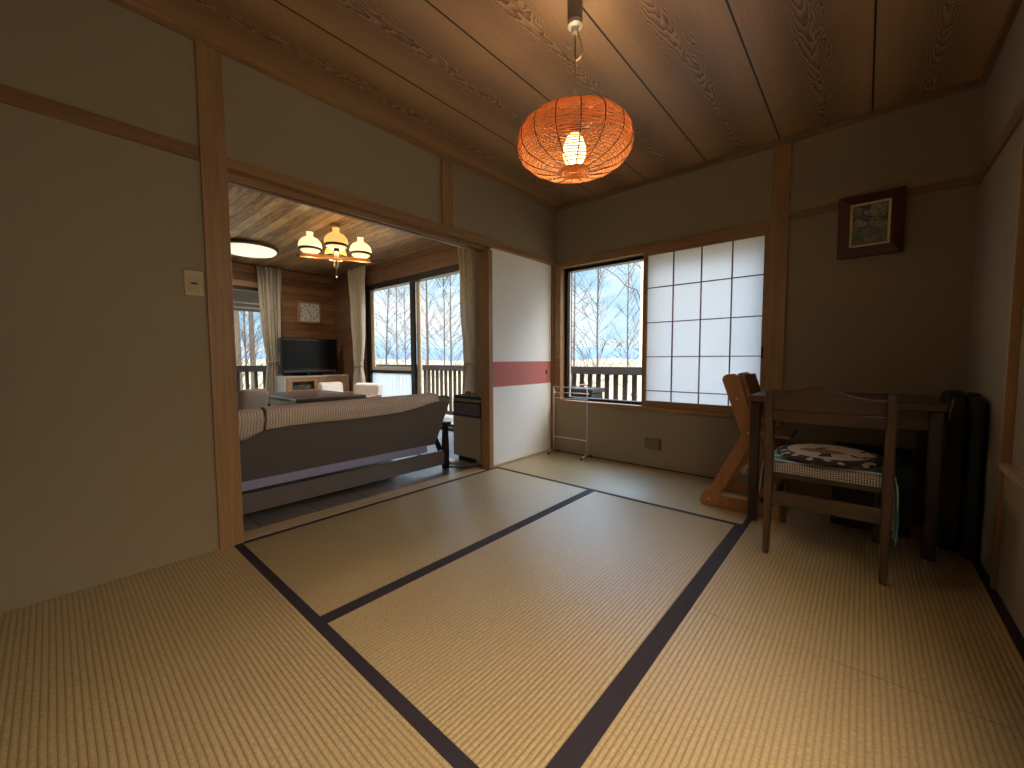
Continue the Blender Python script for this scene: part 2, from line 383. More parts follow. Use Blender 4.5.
pf = thing('framed_picture','small flower picture in a thick dark brown frame high on the wall','picture',(2.285,-.02,1.50))
def frame_ring(o,i,zo,zi,y0,y1,yb):
    # o: outer (x0,x1,z0,z1), i: inner
    mm = MB()
    O=[(o[0],o[2]),(o[1],o[2]),(o[1],o[3]),(o[0],o[3])]; I=[(i[0],i[2]),(i[1],i[2]),(i[1],i[3]),(i[0],i[3])]
    vs=[(a,y0,b) for a,b in O]+[(a,y1,b) for a,b in I]+[(a,yb,b) for a,b in O]+[(a,yb,b) for a,b in I]
    fs=[]
    for k in range(4):
        k2=(k+1)%4
        fs += [(k,k2,4+k2,4+k),(k,8+k,8+k2,k2),(4+k,4+k2,12+k2,12+k),(8+k,12+k,12+k2,8+k2)]
    mm._add(vs,fs); return mm
fo = frame_ring((2.135,2.43,1.505,1.865),(2.19,2.37,1.562,1.812),0,0,-.032,-.05,-.013).build('picture_frame', m_wood('dark_red_frame_wood',(.055,.018,.010),(.11,.035,.018),'z',.4), pf, bevel=.002)
frame_ring((2.188,2.372,1.56,1.814),(2.201,2.359,1.573,1.801),0,0,-.044,-.044,-.015).build('picture_mount', m_plain('pale_yellow_mount',(.75,.66,.36),.7), pf)
def m_paint():
    t = NT('flower_painting'); v = t.coord((1,1,1)); s=t.sep(v)
    n = t.noise(v, 26, 5, .7, 1.0); n2=t.noise(v, 60, 4, .7); n3=t.noise(v, 9, 2)
    c = t.ramp(n2, [(.38,(.16,.19,.12)),(.58,(.42,.40,.27))])
    c = t.mix(t.ramp(n, [(.49,(0,0,0)),(.56,(.95,.95,.95))]), c, (.06,.065,.14))
    g = t.math('MULTIPLY', t.math('LESS_THAN', s[2], .17), n3)
    c = t.mix(g, c, (.12,.18,.12)); t.col(c); t.rough(.3); return t.m
B(2.195,2.365,-.030,-.022,1.567,1.807).build('painting', m_paint(), pf)
pf.rotation_euler=(math.radians(2.5),0,0)

# ------------------------------------------------------------------ pendant lamp
LX,LY,LZ = 1.36,-1.8,1.777
pend = thing('pendant_lamp','round woven rattan pendant lamp hanging on a looped cord','pendant lamp',(LX,LY,1.64))
CH = m_plain('white_lamp_fitting',(.45,.40,.33),.4)
BRASS = m_plain('brass_metal',(.55,.38,.18),.35,.8)
MB().lathe([(.028,H+.0),(.030,H-.004),(.030,H-.085),(.026,H-.09)],(LX,LY,0),24).build('ceiling_rose', m_plain('grey_brown_rose',(.22,.18,.15),.5), pend, smooth=False)
MB().lathe([(.027,H-.086),(.030,H-.09),(.030,H-.105),(.016,H-.112),(.012,H-.130),(.006,H-.135)],(LX,LY,0),24).build('plug_collar', m_plain('pale_plug',(.55,.50,.40),.4), pend)
pts=[]
for i in range(25):
    t_=i/24; pts.append((LX+.006+.022*math.sin(2*PI*t_)+.004*math.sin(PI*t_), LY+.004*math.sin(4*t_), H-.12-.10*math.sin(PI*t_)*1.15))
MB().tube(pts,.0036,8).build('cord_loop', m_plain('pale_cord',(.45,.33,.2),.6), pend, smooth=True)
MB().tube([(LX,LY,H-.12),(LX+.001,LY,H-.25),(LX,LY,LZ+.08)],.0026,8).build('cord', m_plain('brown_cord',(.12,.08,.05),.6), pend, smooth=True)
def m_cane(name,c):
    t = NT(name); t.t.nodes.remove(t.b)
    d = t.n('ShaderNodeBsdfDiffuse'); tr = t.n('ShaderNodeBsdfTranslucent'); f=t.noise(t.coord(),120,3)
    cc=t.mix(f,tuple(x*.75 for x in c),c); t.l(cc,d.inputs[0]); t.l(cc,tr.inputs[0])
    mx=t.n('ShaderNodeMixShader'); mx.inputs[0].default_value=.5; t.l(d.outputs[0],mx.inputs[1]); t.l(tr.outputs[0],mx.inputs[2]); t.l(mx.outputs[0],t.out.inputs[0]); return t.m
CANE = m_cane('woven_cane',(.98,.49,.19))
RA, RC = .230, .113
def rr(u):  # u -1..1 height param -> radius (superellipse-ish)
    return RA*max(0,(1-abs(u)**2.6))**(1/1.9)
m = MB(); N=46
for i in range(N):
    u=-.965+1.90*i/(N-1)
    R0=rr(u)*(1+.004*math.sin(i*2.1))
    if R0<.055: continue
    seg=64; ps=[]
    for k in range(seg+1):
        a=2*PI*k/seg; q=R0+.0018*math.sin(12*a+i*PI)
        ps.append((LX+q*math.cos(a),LY+q*math.sin(a),LZ+RC*u+.0012*math.sin(7*a+i)))
    m.tube(ps,.0019,5,False)
for k in range(5):
    m.tube([(LX+.012*(k+1)*math.cos(2*PI*j/24),LY+.012*(k+1)*math.sin(2*PI*j/24),LZ-RC*.985) for j in range(25)],.0032,5,False)
shade = m.build('woven_shade', CANE, pend, smooth=True)
RIB = m_plain('dark_cane_rib',(.10,.035,.018),.6)
for k in range(16):
    a=2*PI*(k+.70)/16; ps=[]
    for i in range(25):
        u=-.985+1.95*i/24; R0=max(rr(u),.05)+.002
        ps.append((LX+R0*math.cos(a),LY+R0*math.sin(a),LZ+RC*u))
    MB().tube(ps,.0021,6).build('shade_rib', RIB, pend, smooth=True)
sock=MB().lathe([(.010,.085),(.020,.08),(.020,.045),(.012,.04)],(LX,LY,LZ),20).build('bulb_socket', RIB, pend)
MB().lathe([(.003,-.088),(.022,-.083),(.038,-.068),(.047,-.042),(.046,-.012),(.034,.022),(.019,.04),(.014,.046)],(LX,LY,LZ-.0),24).build('light_bulb', m_emit('warm_lit_bulb',(1.0,.84,.40),2.6), sock, smooth=True)
m=MB(); m.tube([(LX-.045,LY-.02,LZ+.075),(LX-.01,LY,LZ+.07),(LX+.045,LY+.01,LZ+.08)],.008,8); m.tube([(LX-.05,LY-.02,LZ+.055),(LX-.05,LY-.02,LZ+.08)],.012,8); m.build('shade_holder', RIB, pend)
def plight(name, loc, W, col, r=.04):
    l = bpy.data.lights.new(name,'POINT'); l.energy=W; l.color=col; l.shadow_soft_size=r
    o = bpy.data.objects.new(name,l); COL.objects.link(o); o.location=loc; return o
plight('pendant_bulb_light',(LX,LY,LZ-.02),48,(1,.78,.55),.055).visible_glossy=True

# ------------------------------------------------------------------ desk
dk = thing('desk','dark brown wooden desk against the wall behind the chair','desk',(2.19,-.45,0))
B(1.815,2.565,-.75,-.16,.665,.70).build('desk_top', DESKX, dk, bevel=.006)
B(1.875,2.515,-.705,-.685,.575,.663).build('apron', DESKX, dk, bevel=.002)
B(1.875,2.515,-.225,-.205,.575,.663).build('apron', DESKX, dk, bevel=.002)
for x in (1.838,2.515): B(x,x+.02,-.68,-.23,.575,.663).build('side_rail', DESKX, dk, bevel=.002)
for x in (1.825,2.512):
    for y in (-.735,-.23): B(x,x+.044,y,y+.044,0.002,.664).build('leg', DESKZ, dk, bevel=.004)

# ------------------------------------------------------------------ dining chair at the desk
ch = thing('wooden_chair','dark brown wooden chair with curved top rail and checked seat pad at the desk','chair',(2.17,-.9,0))
CHW = m_wood('chair_brown_wood',(.038,.019,.010),(.085,.045,.023),'z',.3)
CHWX = m_wood('chair_brown_wood_cross',(.033,.016,.008),(.072,.037,.019),'x',.3)
def post(x):
    ps=[(x,-1.115,.002),(x,-1.108,.2),(x,-1.10,.42),(x,-1.125,.6),(x,-1.155,.735),(x,-1.158,.757),(x,-1.16,.766)]
    ws=[(.024,.030),(.030,.038),(.034,.042),(.032,.034),(.030,.026),(.024,.022),(.010,.010)]
    vs=[];fs=[]
    for (px,py,pz),(a,b) in zip(ps,ws):
        for sx,sy in ((-1,-1),(1,-1),(1,1),(-1,1)): vs.append((px+sx*a/2,py+sy*b/2,pz))
    n=len(ps)
    for i in range(n-1):
        for k2 in range(4): fs.append((i*4+k2,i*4+(k2+1)%4,(i+1)*4+(k2+1)%4,(i+1)*4+k2))
    fs.append((3,2,1,0)); fs.append(tuple((n-1)*4+k2 for k2 in range(4)))
    q=MB(); q._add(vs,fs); return q
for x in (1.975,2.375): post(x).build('back_leg', CHW, ch, bevel=.006)
for x in (1.985,2.365):
    q=MB(); q._add([(x-.013,-.662,.002),(x+.013,-.662,.002),(x+.013,-.636,.002),(x-.013,-.636,.002),(x-.018,-.675,.377),(x+.018,-.675,.377),(x+.018,-.635,.377),(x-.018,-.635,.377)],[(0,3,2,1),(4,5,6,7),(0,1,5,4),(1,2,6,5),(2,3,7,6),(3,0,4,7)])
    q.build('front_leg', CHW, ch, bevel=.004)
# crest rail
def crest(z0f,z1f,th,name,yoff=0):
    n=24; vs=[]; fs=[]
    for i in range(n+1):
        t_=i/n; x=1.99+.37*t_; bow=-.012*math.sin(PI*t_)
        for y,z in ((-1-.0,0),(1,0),(1,1),(-1,1)):
            zz = z1f(t_) if z else z0f(t_); yc=-1.10-.04*(zz-.42)/.3-.005+bow+yoff
            vs.append((x,yc+y*th/2,zz))
    for i in range(n):
        for k2 in range(4): fs.append((i*4+k2,i*4+(k2+1)%4,(i+1)*4+(k2+1)%4,(i+1)*4+k2))
    fs.append((3,2,1,0)); fs.append(tuple(n*4+k2 for k2 in range(4)))
    q=MB(); q._add(vs,fs); return q.build(name, CHWX, ch, bevel=.003)
crest(lambda t:.672, lambda t:.735+.048*math.exp(-((t-.42)/.27)**2)-.006*math.exp(-((t-.02)/.1)**2), .016,'top_rail')
crest(lambda t:.622, lambda t:.672, .024,'back_rail')
sf=MB(); sf.box(1.985,2.365,-1.06,-1.04,.35,.377); sf.box(1.985,2.365,-.665,-.645,.345,.377); sf.box(1.97,1.99,-1.09,-.66,.345,.377); sf.box(2.36,2.38,-1.09,-.66,.345,.377)
sf.build('seat_frame', CHWX, ch, bevel=.002)
B(1.99,2.36,-1.113,-1.095,.235,.30).build('rear_stretcher', CHWX, ch, bevel=.003)
for x in (1.978,2.368): B(x-.008,x+.008,-1.1,-.66,.20,.235).build('side_stretcher', CHW, ch, bevel=.002)
def m_check():
    t=NT('black_white_checked_fabric'); v=t.coord((1,1,1)); s=t.sep(v)
    a=t.math('ADD',s[0],t.math('ADD',s[2],s[1])); b=t.math('SUBTRACT',s[0],t.math('ADD',s[2],s[1]))
    ca=t.math('SINE',t.math('MULTIPLY',a,2*PI/.018)); cb=t.math('SINE',t.math('MULTIPLY',b,2*PI/.018))
    f=t.math('GREATER_THAN',t.math('MULTIPLY',ca,cb),.0)
    t.col(t.mix(f,(.05,.04,.035),(.50,.43,.36))); t.rough(.9); return t.m
q=B(1.982,2.368,-1.10,-.62,.378,.427); q.build('seat_pad', m_check(), ch, bevel=.015, seg=4, smooth=True)['label']='black and white checked seat pad'

def m_cush():
    t=NT('brown_white_patterned_cushion'); v=t.coord(); s=t.sep(v)
    vo=t.n('ShaderNodeTexVoronoi'); vo.inputs['Scale'].default_value=26; t.l(v,vo.inputs['Vector'])
    r=t.math('SQRT',t.math('ADD',t.math('POWER',t.math('DIVIDE',s[0],.198),2.0),t.math('POWER',t.math('DIVIDE',s[1],.235),2.0)))
    n=t.noise(v,5.5,3,.5,1.2)
    base=t.mix(t.math('GREATER_THAN',n,.41),(.03,.018,.014),(.60,.53,.44))
    tan=t.math('MULTIPLY',t.math('LESS_THAN',t.math('ADD',t.math('POWER',t.math('DIVIDE',t.math('ADD',s[0],.02),.085),2.0),t.math('POWER',t.math('DIVIDE',t.math('ADD',s[1],.03),.045),2.0)),1.0),1.0)
    c=t.mix(tan,base,(.30,.14,.06))
    rim=t.mix(t.math('LESS_THAN',vo.outputs['Distance'],.36),(.03,.016,.014),(.50,.42,.36))
    c=t.mix(t.math('GREATER_THAN',r,.78),c,rim)
    t.col(c); t.rough(.9); t.bump(n,.3,.004); return t.m
cu = MB(); cu.lathe([(.02,0),(.18,.003),(.200,.012),(.197,.020),(.17,.028),(.09,.033),(.01,.035)],(2.175,-.885,.4355),48,'z',1.2)
tag(cu.build('seat_cushion', m_cush(), loc=(2.175,-.885,.4355), smooth=True),'round brown and white patterned cushion lying on the chair seat','cushion')
def m_towel():
    t=NT('striped_teal_towel'); v=t.coord(); s=t.sep(v)
    f=t.math('FRACT',t.math('DIVIDE',s[1],.11))
    c=t.ramp(f,[(0,(.06,.30,.30)),(.35,(.08,.34,.33)),(.42,(.70,.75,.73)),(.62,(.65,.72,.72)),(.68,(.04,.25,.10)),(.85,(.07,.33,.32))])
    n=t.noise(v,200,3); t.col(t.mix(t.math('MULTIPLY',n,.3),c,(.3,.35,.34))); t.rough(.95); return t.m
def towel(u,v):   # u across the seat (x), v along y
    L=[(1.936,.27),(1.942,.37),(1.950,.418),(1.970,.4315),(2.0,.4315),(2.10,.430),(2.2,.430),(2.33,.4315),(2.377,.4315),(2.398,.42),(2.406,.35),(2.410,.24),(2.408,.14)]
    t_=u*(len(L)-1); i=min(int(t_),len(L)-2); q=t_-i
    x=L[i][0]*(1-q)+L[i+1][0]*q; z=L[i][1]*(1-q)+L[i+1][1]*q
    y=-1.075+.33*v
    if u>.78: y += (.04*(u-.78)/.22)*(1-2*v); x += .006*math.sin(v*14)
    if u<.2: x -= .005*math.sin(v*12)
    return (x,y,z)
tag(MB().grid(towel,72,16).build('towel', m_towel(), solid=.003, smooth=True),'teal striped towel hanging over both sides of the chair seat','towel')

# ------------------------------------------------------------------ child's chair
kc = thing('child_chair','orange wooden high chair with slanted frame leaning beside the desk','high chair',(1.75,-.45,0))
ang = math.atan(.4); 
for y in (-.620,-.27):
    q=MB(); p=[(1.985,.078),(1.900,.078),(1.652,.775),(1.660,.795),(1.675,.806),(1.715,.812),(1.733,.80),(1.742,.785)]
    q.prism(p,'y',y-.012,y+.012); q.build('upright', CHILDW, kc, bevel=.004)
    q=MB(); q.prism([(1.553,.004),(1.96,.004),(1.96,.075),(1.600,.075),(1.570,.09),(1.545,.03)],'y',y-.0125,y+.0125); q.build('floor_runner', CHILDW, kc, bevel=.004)
    q=MB(); q.prism([(1.585,.083),(1.785,.49),(1.815,.40),(1.665,.083)],'y',y-.0115,y+.0115); q.build('brace', CHILDW, kc, bevel=.004)
q=MB(); q.prism([(1.735,.800),(1.765,.806),(1.806,.672),(1.776,.660)],'y',-.607,-.283); q.build('backrest', m_wood('dark_orange_wood',(.20,.07,.03),(.28,.11,.045),'y',.4), kc, bevel=.006)
B(1.80,2.0,-.607,-.285,.455,.473).build('seat', m_wood('dark_orange_wood_seat',(.24,.10,.04),(.33,.15,.06),'x',.4), kc, bevel=.004)
B(1.87,1.96,-.607,-.285,.24,.258).build('footrest', CHILDW, kc, bevel=.004)
MB().tube([(1.783,-.285,.245),(1.783,-.640,.245)],.017,16).build('crossbar', m_wood('pale_dowel_wood',(.45,.28,.14),(.58,.38,.2),'y',.4), kc)
for x,z in ((1.735,.665),(1.60,.04),(1.80,.47)): MB().lathe([(.006,-.0015),(.006,.001)],(x,-.6335,z),12,'y').build('bolt', m_plain('steel_bolt',(.6,.58,.55),.3,.8), kc)

# ------------------------------------------------------------------ dark things in the right corner and below the desk
BAGM = m_plain('black_nylon',(.012,.010,.011),.6,0,.3,60,.3)
bg = thing('black_bag','tall black fabric bag with rounded top standing between desk and wall','bag',(2.62,-.42,0))
q=MB(); P=[]
for i in range(13):
    a=PI*i/12; P.append((-.42+.13*math.cos(a),.66+.085*math.sin(a)))
q.prism([(-.55,.003),(-.29,.003)]+P,'x',2.580,2.645); q.build('bag_body', BAGM, bg, bevel=.012, seg=3)
MB().tube([(2.600,-.558,.71),(2.592,-.562,.66),(2.588,-.566,.62)],.004,6).build('strap', m_plain('pale_brown_strap',(.30,.2,.12),.5), bg)
MB().tube([(2.575,-.561,.60),(2.580,-.565,.5),(2.572,-.562,.42),(2.568,-.562,.34)],.003,6).build('hanging_cord', m_plain('grey_cord',(.12,.10,.09),.5), bg)
b2 = thing('black_case','narrow black upright case squeezed against the right wall','case',(2.672,-.5,0))
B(2.652,2.69,-.62,-.30,.003,.72).build('case_body', BAGM, b2, bevel=.012, seg=3)
B(2.654,2.688,-.50,-.42,.72,.738).build('case_handle', BAGM, b2, bevel=.004)
bx = thing('covered_box','box under the desk covered with dark blue cloth','box',(2.34,-.36,0))
B(2.18,2.49,-.50,-.25,.003,.40).build('box_body', m_plain('dark_box',(.02,.018,.018),.7), bx, bevel=.006)
def bc(u,v):
    x=2.165+.34*u; y=-.515+.28*v; e=max(abs(u-.5),abs(v-.5))*2
    return (x,y,.408 if e<.9 else .408-.16*(e-.9)*10+.006*math.sin(u*30+v*25))
MB().grid(bc,40,40).build('cloth_cover', m_plain('dark_teal_cloth',(.018,.035,.045),.9,0,.3,40,.2), bx, solid=.004, smooth=True)

# ------------------------------------------------------------------ towel rack by the window
rk = thing('towel_rack','thin white metal towel rack on casters in the corner below the window','towel rack',(.26,-.13,0))
RW = m_plain('white_enamelled_tube',(.62,.58,.52),.3,.3)
for x in (.075,.435):
    MB().tube([(x,-.12,.035),(x,-.12,.625),(x-.003,-.12,.637),(x-.008,-.12,.64)],.0055,8).build('upright', RW, rk, smooth=True)
    MB().tube([(x,-.205,.03),(x,-.12,.038),(x,-.045,.03)],.005,8).build('foot', RW, rk, smooth=True)
    for y in (-.205,-.045): 
        MB().lathe([(.011,-.006),(.012,0),(.011,.006)],(x,y,.0125),14,'x').build('caster', m_plain('black_caster',(.02,.02,.02),.4), rk)
for y,z in ((-.12,.64),(-.09,.585),(-.12,.535),(-.12,.165)):
    MB().tube([(.075,y,z),(.435,y,z)],.0045,8).build('crossbar', RW, rk, smooth=True)
MB().tube([(.075,-.12,.585),(.075,-.09,.585)],.004,6).build('bracket', RW, rk)
MB().tube([(.435,-.12,.585),(.435,-.09,.585)],.004,6).build('bracket', RW, rk)

# ------------------------------------------------------------------ living room shell
LW=-4.6; LH=2.32
struct(B(LW-.1,-.121,-3.75,.12,-.06,0).build('floor_living_room', TILE))
struct(B(LW-.1,-.12,-3.75,.12,LH,LH+.1).build('ceiling_living_room', LDKCEIL))
w=MB(); w.box(LW-.1,LW,-1.0,.0,0,LH); w.box(LW-.1,LW,-3.75,-1.0,1.98,LH); w.box(LW-.1,LW,-3.75,-2.9,0,1.98)
struct(w.build('wall_far', LDKWALL))
w=MB(); w.box(LW,-3.6,0,.12,0,LH); w.box(-3.6,-1.0,0,.12,2.04,LH); w.box(-1.0,-.101,0,.12,0,LH)
struct(w.build('wall_window_side', LDKWALLX))
struct(B(LW,-.12,-3.72,-3.62,0,LH).build('wall_living_front', LDKWALLX))
struct(B(-.12,-.101,-2.667,-.9,1.85,LH).build('wall_partition', WALL))
struct(B(-.2,-.12,-.88,0,0,LH).build('wall_partition_end', WALL))
struct(B(LW,LW+.03,-3.6,-1.0,1.98,2.06).build('trim_18', WOODY, bevel=.002))
# sliding glass door (living room)
w2 = struct(bpy.data.objects.new('window_2', None)); COL.objects.link(w2); w2.location=(-2.3,.06,0)
m=MB(); m.box(-3.6,-3.50,.02,.11,0,2.04); m.box(-1.06,-1.0,.02,.11,0,2.04); m.box(-3.6,-1.0,.0,.11,1.955,2.04); m.box(-3.6,-1.0,.02,.11,0,.04)
m.build('window_frame', BRONZE, w2, bevel=.002)
m=MB(); m.box(-3.50,-2.36,.04,.065,.70,.745); m.box(-2.45,-2.36,.035,.07,.04,1.955); m.box(-2.36,-1.06,.08,.10,.04,.07)
m.build('sash', BRONZE, w2, bevel=.002)
m=MB(); m.box(-3.50,-3.41,.045,.06,.745,1.955); m.box(-3.41,-2.45,.045,.06,.745,.80); m.box(-2.36,-2.28,.075,.10,.04,1.955); m.build('sash_strip', CREAMV, w2)
B(-3.47,-2.45,.050,.054,.745,1.955).build('window_pane', GLASS, w2)
B(-3.50,-2.45,.050,.054,.04,.70).build('window_pane', FROST, w2)['label']='frosted lower pane'
B(-2.28,-1.06,.086,.090,.07,1.955).build('window_pane', GLASS, w2)
w3 = struct(bpy.data.objects.new('window_3', None)); COL.objects.link(w3); w3.location=(LW-.05,-2,0)
m=MB(); m.box(LW-.09,LW-.01,-1.06,-1.0,0,1.98); m.box(LW-.09,LW-.01,-2.9,-2.84,0,1.98); m.box(LW-.09,LW-.01,-2.9,-1.0,1.93,1.98); m.box(LW-.09,LW-.01,-2.9,-1.0,0,.04); m.box(LW-.07,LW-.03,-2.07,-2.02,.04,1.93)
m.build('window_frame', BRONZE, w3)
B(LW-.052,LW-.048,-2.84,-1.06,.04,1.93).build('window_pane', GLASS, w3)

# curtains
def curtain(name_label, ax, c0, c1, fixed, z0, z1, zt, tw, tc, n, amp, deep=0):
    # ax: 'y' hangs along y at x=fixed ; 'x' hangs along x at y=fixed
    cx,cy = ((fixed,(c0+c1)/2) if ax=='y' else ((c0+c1)/2,fixed))
    th_ = thing('curtain',name_label,'curtain',(cx,cy,z0),'cream curtains of the living room')
    hw=(c1-c0)/2; cc=(c0+c1)/2
    def fn(u,v):
        z=z0+(z1-z0)*v
        if z>zt:
            q=(z-zt)/(z1-zt); s_=q**.62; w_=tw+(hw-tw)*s_; c_=tc+(cc-tc)*s_
        else:
            q=(zt-z)/(zt-z0); s_=min(1,q*1.6)**.8; w_=tw+(hw*.85-tw)*s_; c_=tc+(cc-tc)*s_*.6
        a=amp*(.6+.4*min(1,w_/hw)); p=c_+w_*(2*u-1)+.006*math.sin(u*50)
        off=a*math.sin(u*n*2*PI+.5*math.sin(z*3))+.008*math.sin(u*17+z*4)
        return (fixed+off,p,z) if ax=='y' else (p,fixed+off,z)
    MB().grid(fn,n*16,40).build('curtain_cloth', CURT, th_, solid=.003, smooth=True)
    tb=MB(); ps=[]
    for k_ in range(25):
        a=2*PI*k_/24; d=(tw+.012)*math.cos(a); e=(amp+.012)*math.sin(a)
        ps.append((fixed+e,tc+d,zt+.01*math.cos(a)) if ax=='y' else (tc+d,fixed+e,zt+.01*math.cos(a)))
    tb.tube(ps,.012,6,False); tb.build('tieback', m_plain('cream_tieback',(.5,.42,.32),.9), th_, smooth=True)
    return th_
curtain('cream curtain tied back left of the television','y',-1.19,-.85,LW+.07,.02,2.30,.88,.09,-1.0,6,.036)
curtain('narrow cream curtain tied back right of the television','x',-3.87,-3.38,-.10,.02,2.31,.80,.09,-3.63,7,.036)
curtain('cream curtain tied back beside the white sliding door','x',-1.28,-.80,-.10,.02,2.31,.86,.15,-1.03,7,.045)

# television and stand
TS = thing('tv_stand','low white topped television stand with light wood doors','television stand',(-4.33,-.55,0))
WT = m_plain('white_laminate',(.62,.58,.52),.4); LWD = m_wood('light_oak_front',(.42,.24,.11),(.55,.34,.17),'y',.4)
m=MB(); m.box(-4.46,-4.10,-1.02,-.03,.635,.66); m.box(-4.46,-4.10,-1.02,-.99,.03,.635); m.box(-4.46,-4.10,-.06,-.03,.03,.635); m.box(-4.46,-4.10,-.99,-.06,.03,.05); m.box(-4.46,-4.44,-.99,-.06,.05,.635)
m.build('cabinet_body', WT, TS, bevel=.002)
m=frame_ring((-.985,-.525,.06,.63),(-.91,-.585,.46,.57),0,0,0,0,0)
q=MB(); q.box(-4.115,-4.095,-.985,-.91,.06,.63); q.box(-4.115,-4.095,-.59,-.525,.06,.63); q.box(-4.115,-4.095,-.91,-.59,.06,.45); q.box(-4.115,-4.095,-.91,-.59,.575,.63)
q.build('door', LWD, TS, bevel=.002); B(-4.115,-4.095,-.52,-.065,.06,.63).build('door', LWD, TS, bevel=.002)
B(-4.11,-4.105,-.91,-.59,.45,.575).build('niche_glass', GLASS, TS)
B(-4.42,-4.16,-.9,-.62,.455,.52).build('video_player', m_plain('silver_grey_player',(.2,.2,.2),.3,.5), TS, bevel=.003)
B(-4.43,-4.12,-.98,-.53,.43,.45).build('shelf', WT, TS)
TV = thing('television','black flat television with glossy frame on the low stand','television',(-4.3,-.6,.661))
PB = m_plain('glossy_black_plastic',(.005,.005,.006),.2); SC = m_plain('dark_screen',(.004,.004,.005),.3); SC.node_tree.nodes['Principled BSDF'].inputs['Specular IOR Level'].default_value=.25
B(-4.33,-4.25,-1.01,-.14,.70,1.235).build('housing', PB, TV, bevel=.012, seg=3)
B(-4.251,-4.246,-.98,-.17,.775,1.20).build('screen', SC, TV)
B(-4.250,-4.243,-.97,-.18,.712,.745).build('speaker_strip', m_plain('dark_grey_grille',(.06,.06,.065),.4), TV, bevel=.002)
MB().lathe([(.19,0),(.19,.012),(.05,.02),(.04,.055)],(-4.3,-.6,.661),32,'z',1.2).build('stand', PB, TV)
# wall clock
ck = thing('wall_clock','square wall clock with white face and wooden frame above the television','clock',(LW,-.44,1.5))
m=MB(); m.box(LW+.001,LW+.05,-.63,-.585,1.50,1.85); m.box(LW+.001,LW+.04,-.585,-.25,1.50,1.53); m.box(LW+.001,LW+.04,-.585,-.25,1.82,1.85); m.box(LW+.001,LW+.04,-.27,-.245,1.50,1.85)
m.build('frame', WOODZ, ck, bevel=.003)
fc_=B(LW+.002,LW+.02,-.585,-.27,1.53,1.82).build('face', m_plain('white_clock_face',(.62,.60,.54),.5), ck)
DK = m_plain('black_clock_marks',(.03,.03,.03),.5)
for k_ in range(12):
    a=PI/6*k_; r_=.115/max(abs(math.sin(a)),abs(math.cos(a))*1.0,.75)*.98
    y=-.4275+.135*math.sin(a)*1.0; z=1.675+.115*math.cos(a); B(LW+.02,LW+.022,y-.009,y+.009,z-.011,z+.011).build('hour_mark', DK, fc_)
m=MB(); m.beam((LW+.024,-.4275,1.675),(LW+.024,-.47,1.725),.004,.014,(1,0,0)); m.beam((LW+.026,-.4275,1.675),(LW+.026,-.395,1.585),.004,.010,(1,0,0)); m.build('hands', DK, fc_)

# ceiling lamp (round) and chandelier
cl = thing('ceiling_light','round white ceiling light glowing on the plank ceiling','ceiling light',(-3.5,-1.53,2.2))
MB().lathe([(.30,LH-.001),(.315,LH-.02),(.315,LH-.04),(.30,LH-.045)],(-3.52,-1.56,0),48).build('rim', m_plain('dark_brown_rim',(.08,.045,.025),.5), cl)
MB().lathe([(.29,LH-.046),(.295,LH-.06),(.27,LH-.085),(.19,LH-.10),(.1,LH-.106),(.005,LH-.108)],(-3.52,-1.56,0),48).build('diffuser', m_emit('lit_white_diffuser',(.98,.93,.76),.78), cl, smooth=True)
ar=bpy.data.lights.new('ceiling_light_glow','AREA'); ar.shape='DISK'; ar.size=.6; ar.energy=11; ar.color=(1,.9,.72)
ao=bpy.data.objects.new('ceiling_light_glow',ar); COL.objects.link(ao); ao.location=(-3.52,-1.56,LH-.115)
HX,HY=-1.965,-1.21
cd = thing('chandelier','wooden four arm chandelier with bell shaped glowing glass shades','chandelier',(HX,HY,1.9))
ORW = m_wood('orange_arm_wood',(.34,.14,.05),(.46,.21,.08),'x',.35); BLK=m_plain('black_iron',(.02,.017,.015),.5)
MB().lathe([(.05,LH-.001),(.05,LH-.02),(.012,LH-.03)],(HX,HY,0),24).build('canopy', WOODZ, cd)
MB().tube([(HX,HY,LH-.02),(HX,HY,1.99)],.006,8).build('stem', BLK, cd)
MB().lathe([(.02,1.945),(.045,1.955),(.045,2.01),(.02,2.03)],(HX,HY,0),24).build('hub', ORW, cd)
MB().lathe([(.006,1.86),(.018,1.88),(.022,1.93),(.01,1.945)],(HX,HY,0),16).build('finial', BLK, cd)
MB().tube([(HX+.02,HY-.01,1.94),(HX+.03,HY-.012,1.90),(HX+.02,HY-.012,1.86),(HX+.02,HY-.012,1.775)],.0025,6).build('pull_cord', BLK, cd)
MB().lathe([(.003,1.765),(.008,1.77),(.006,1.785)],(HX+.02,HY-.012,0),12).build('pull_knob', WHITEP, cd)
GW = m_emit('lit_pale_glass',(1,.93,.52),.85); GO = m_emit('lit_amber_glass',(1,.50,.13),1.0); GB=m_emit('lit_bulb_glow',(1,.82,.38),1.0)
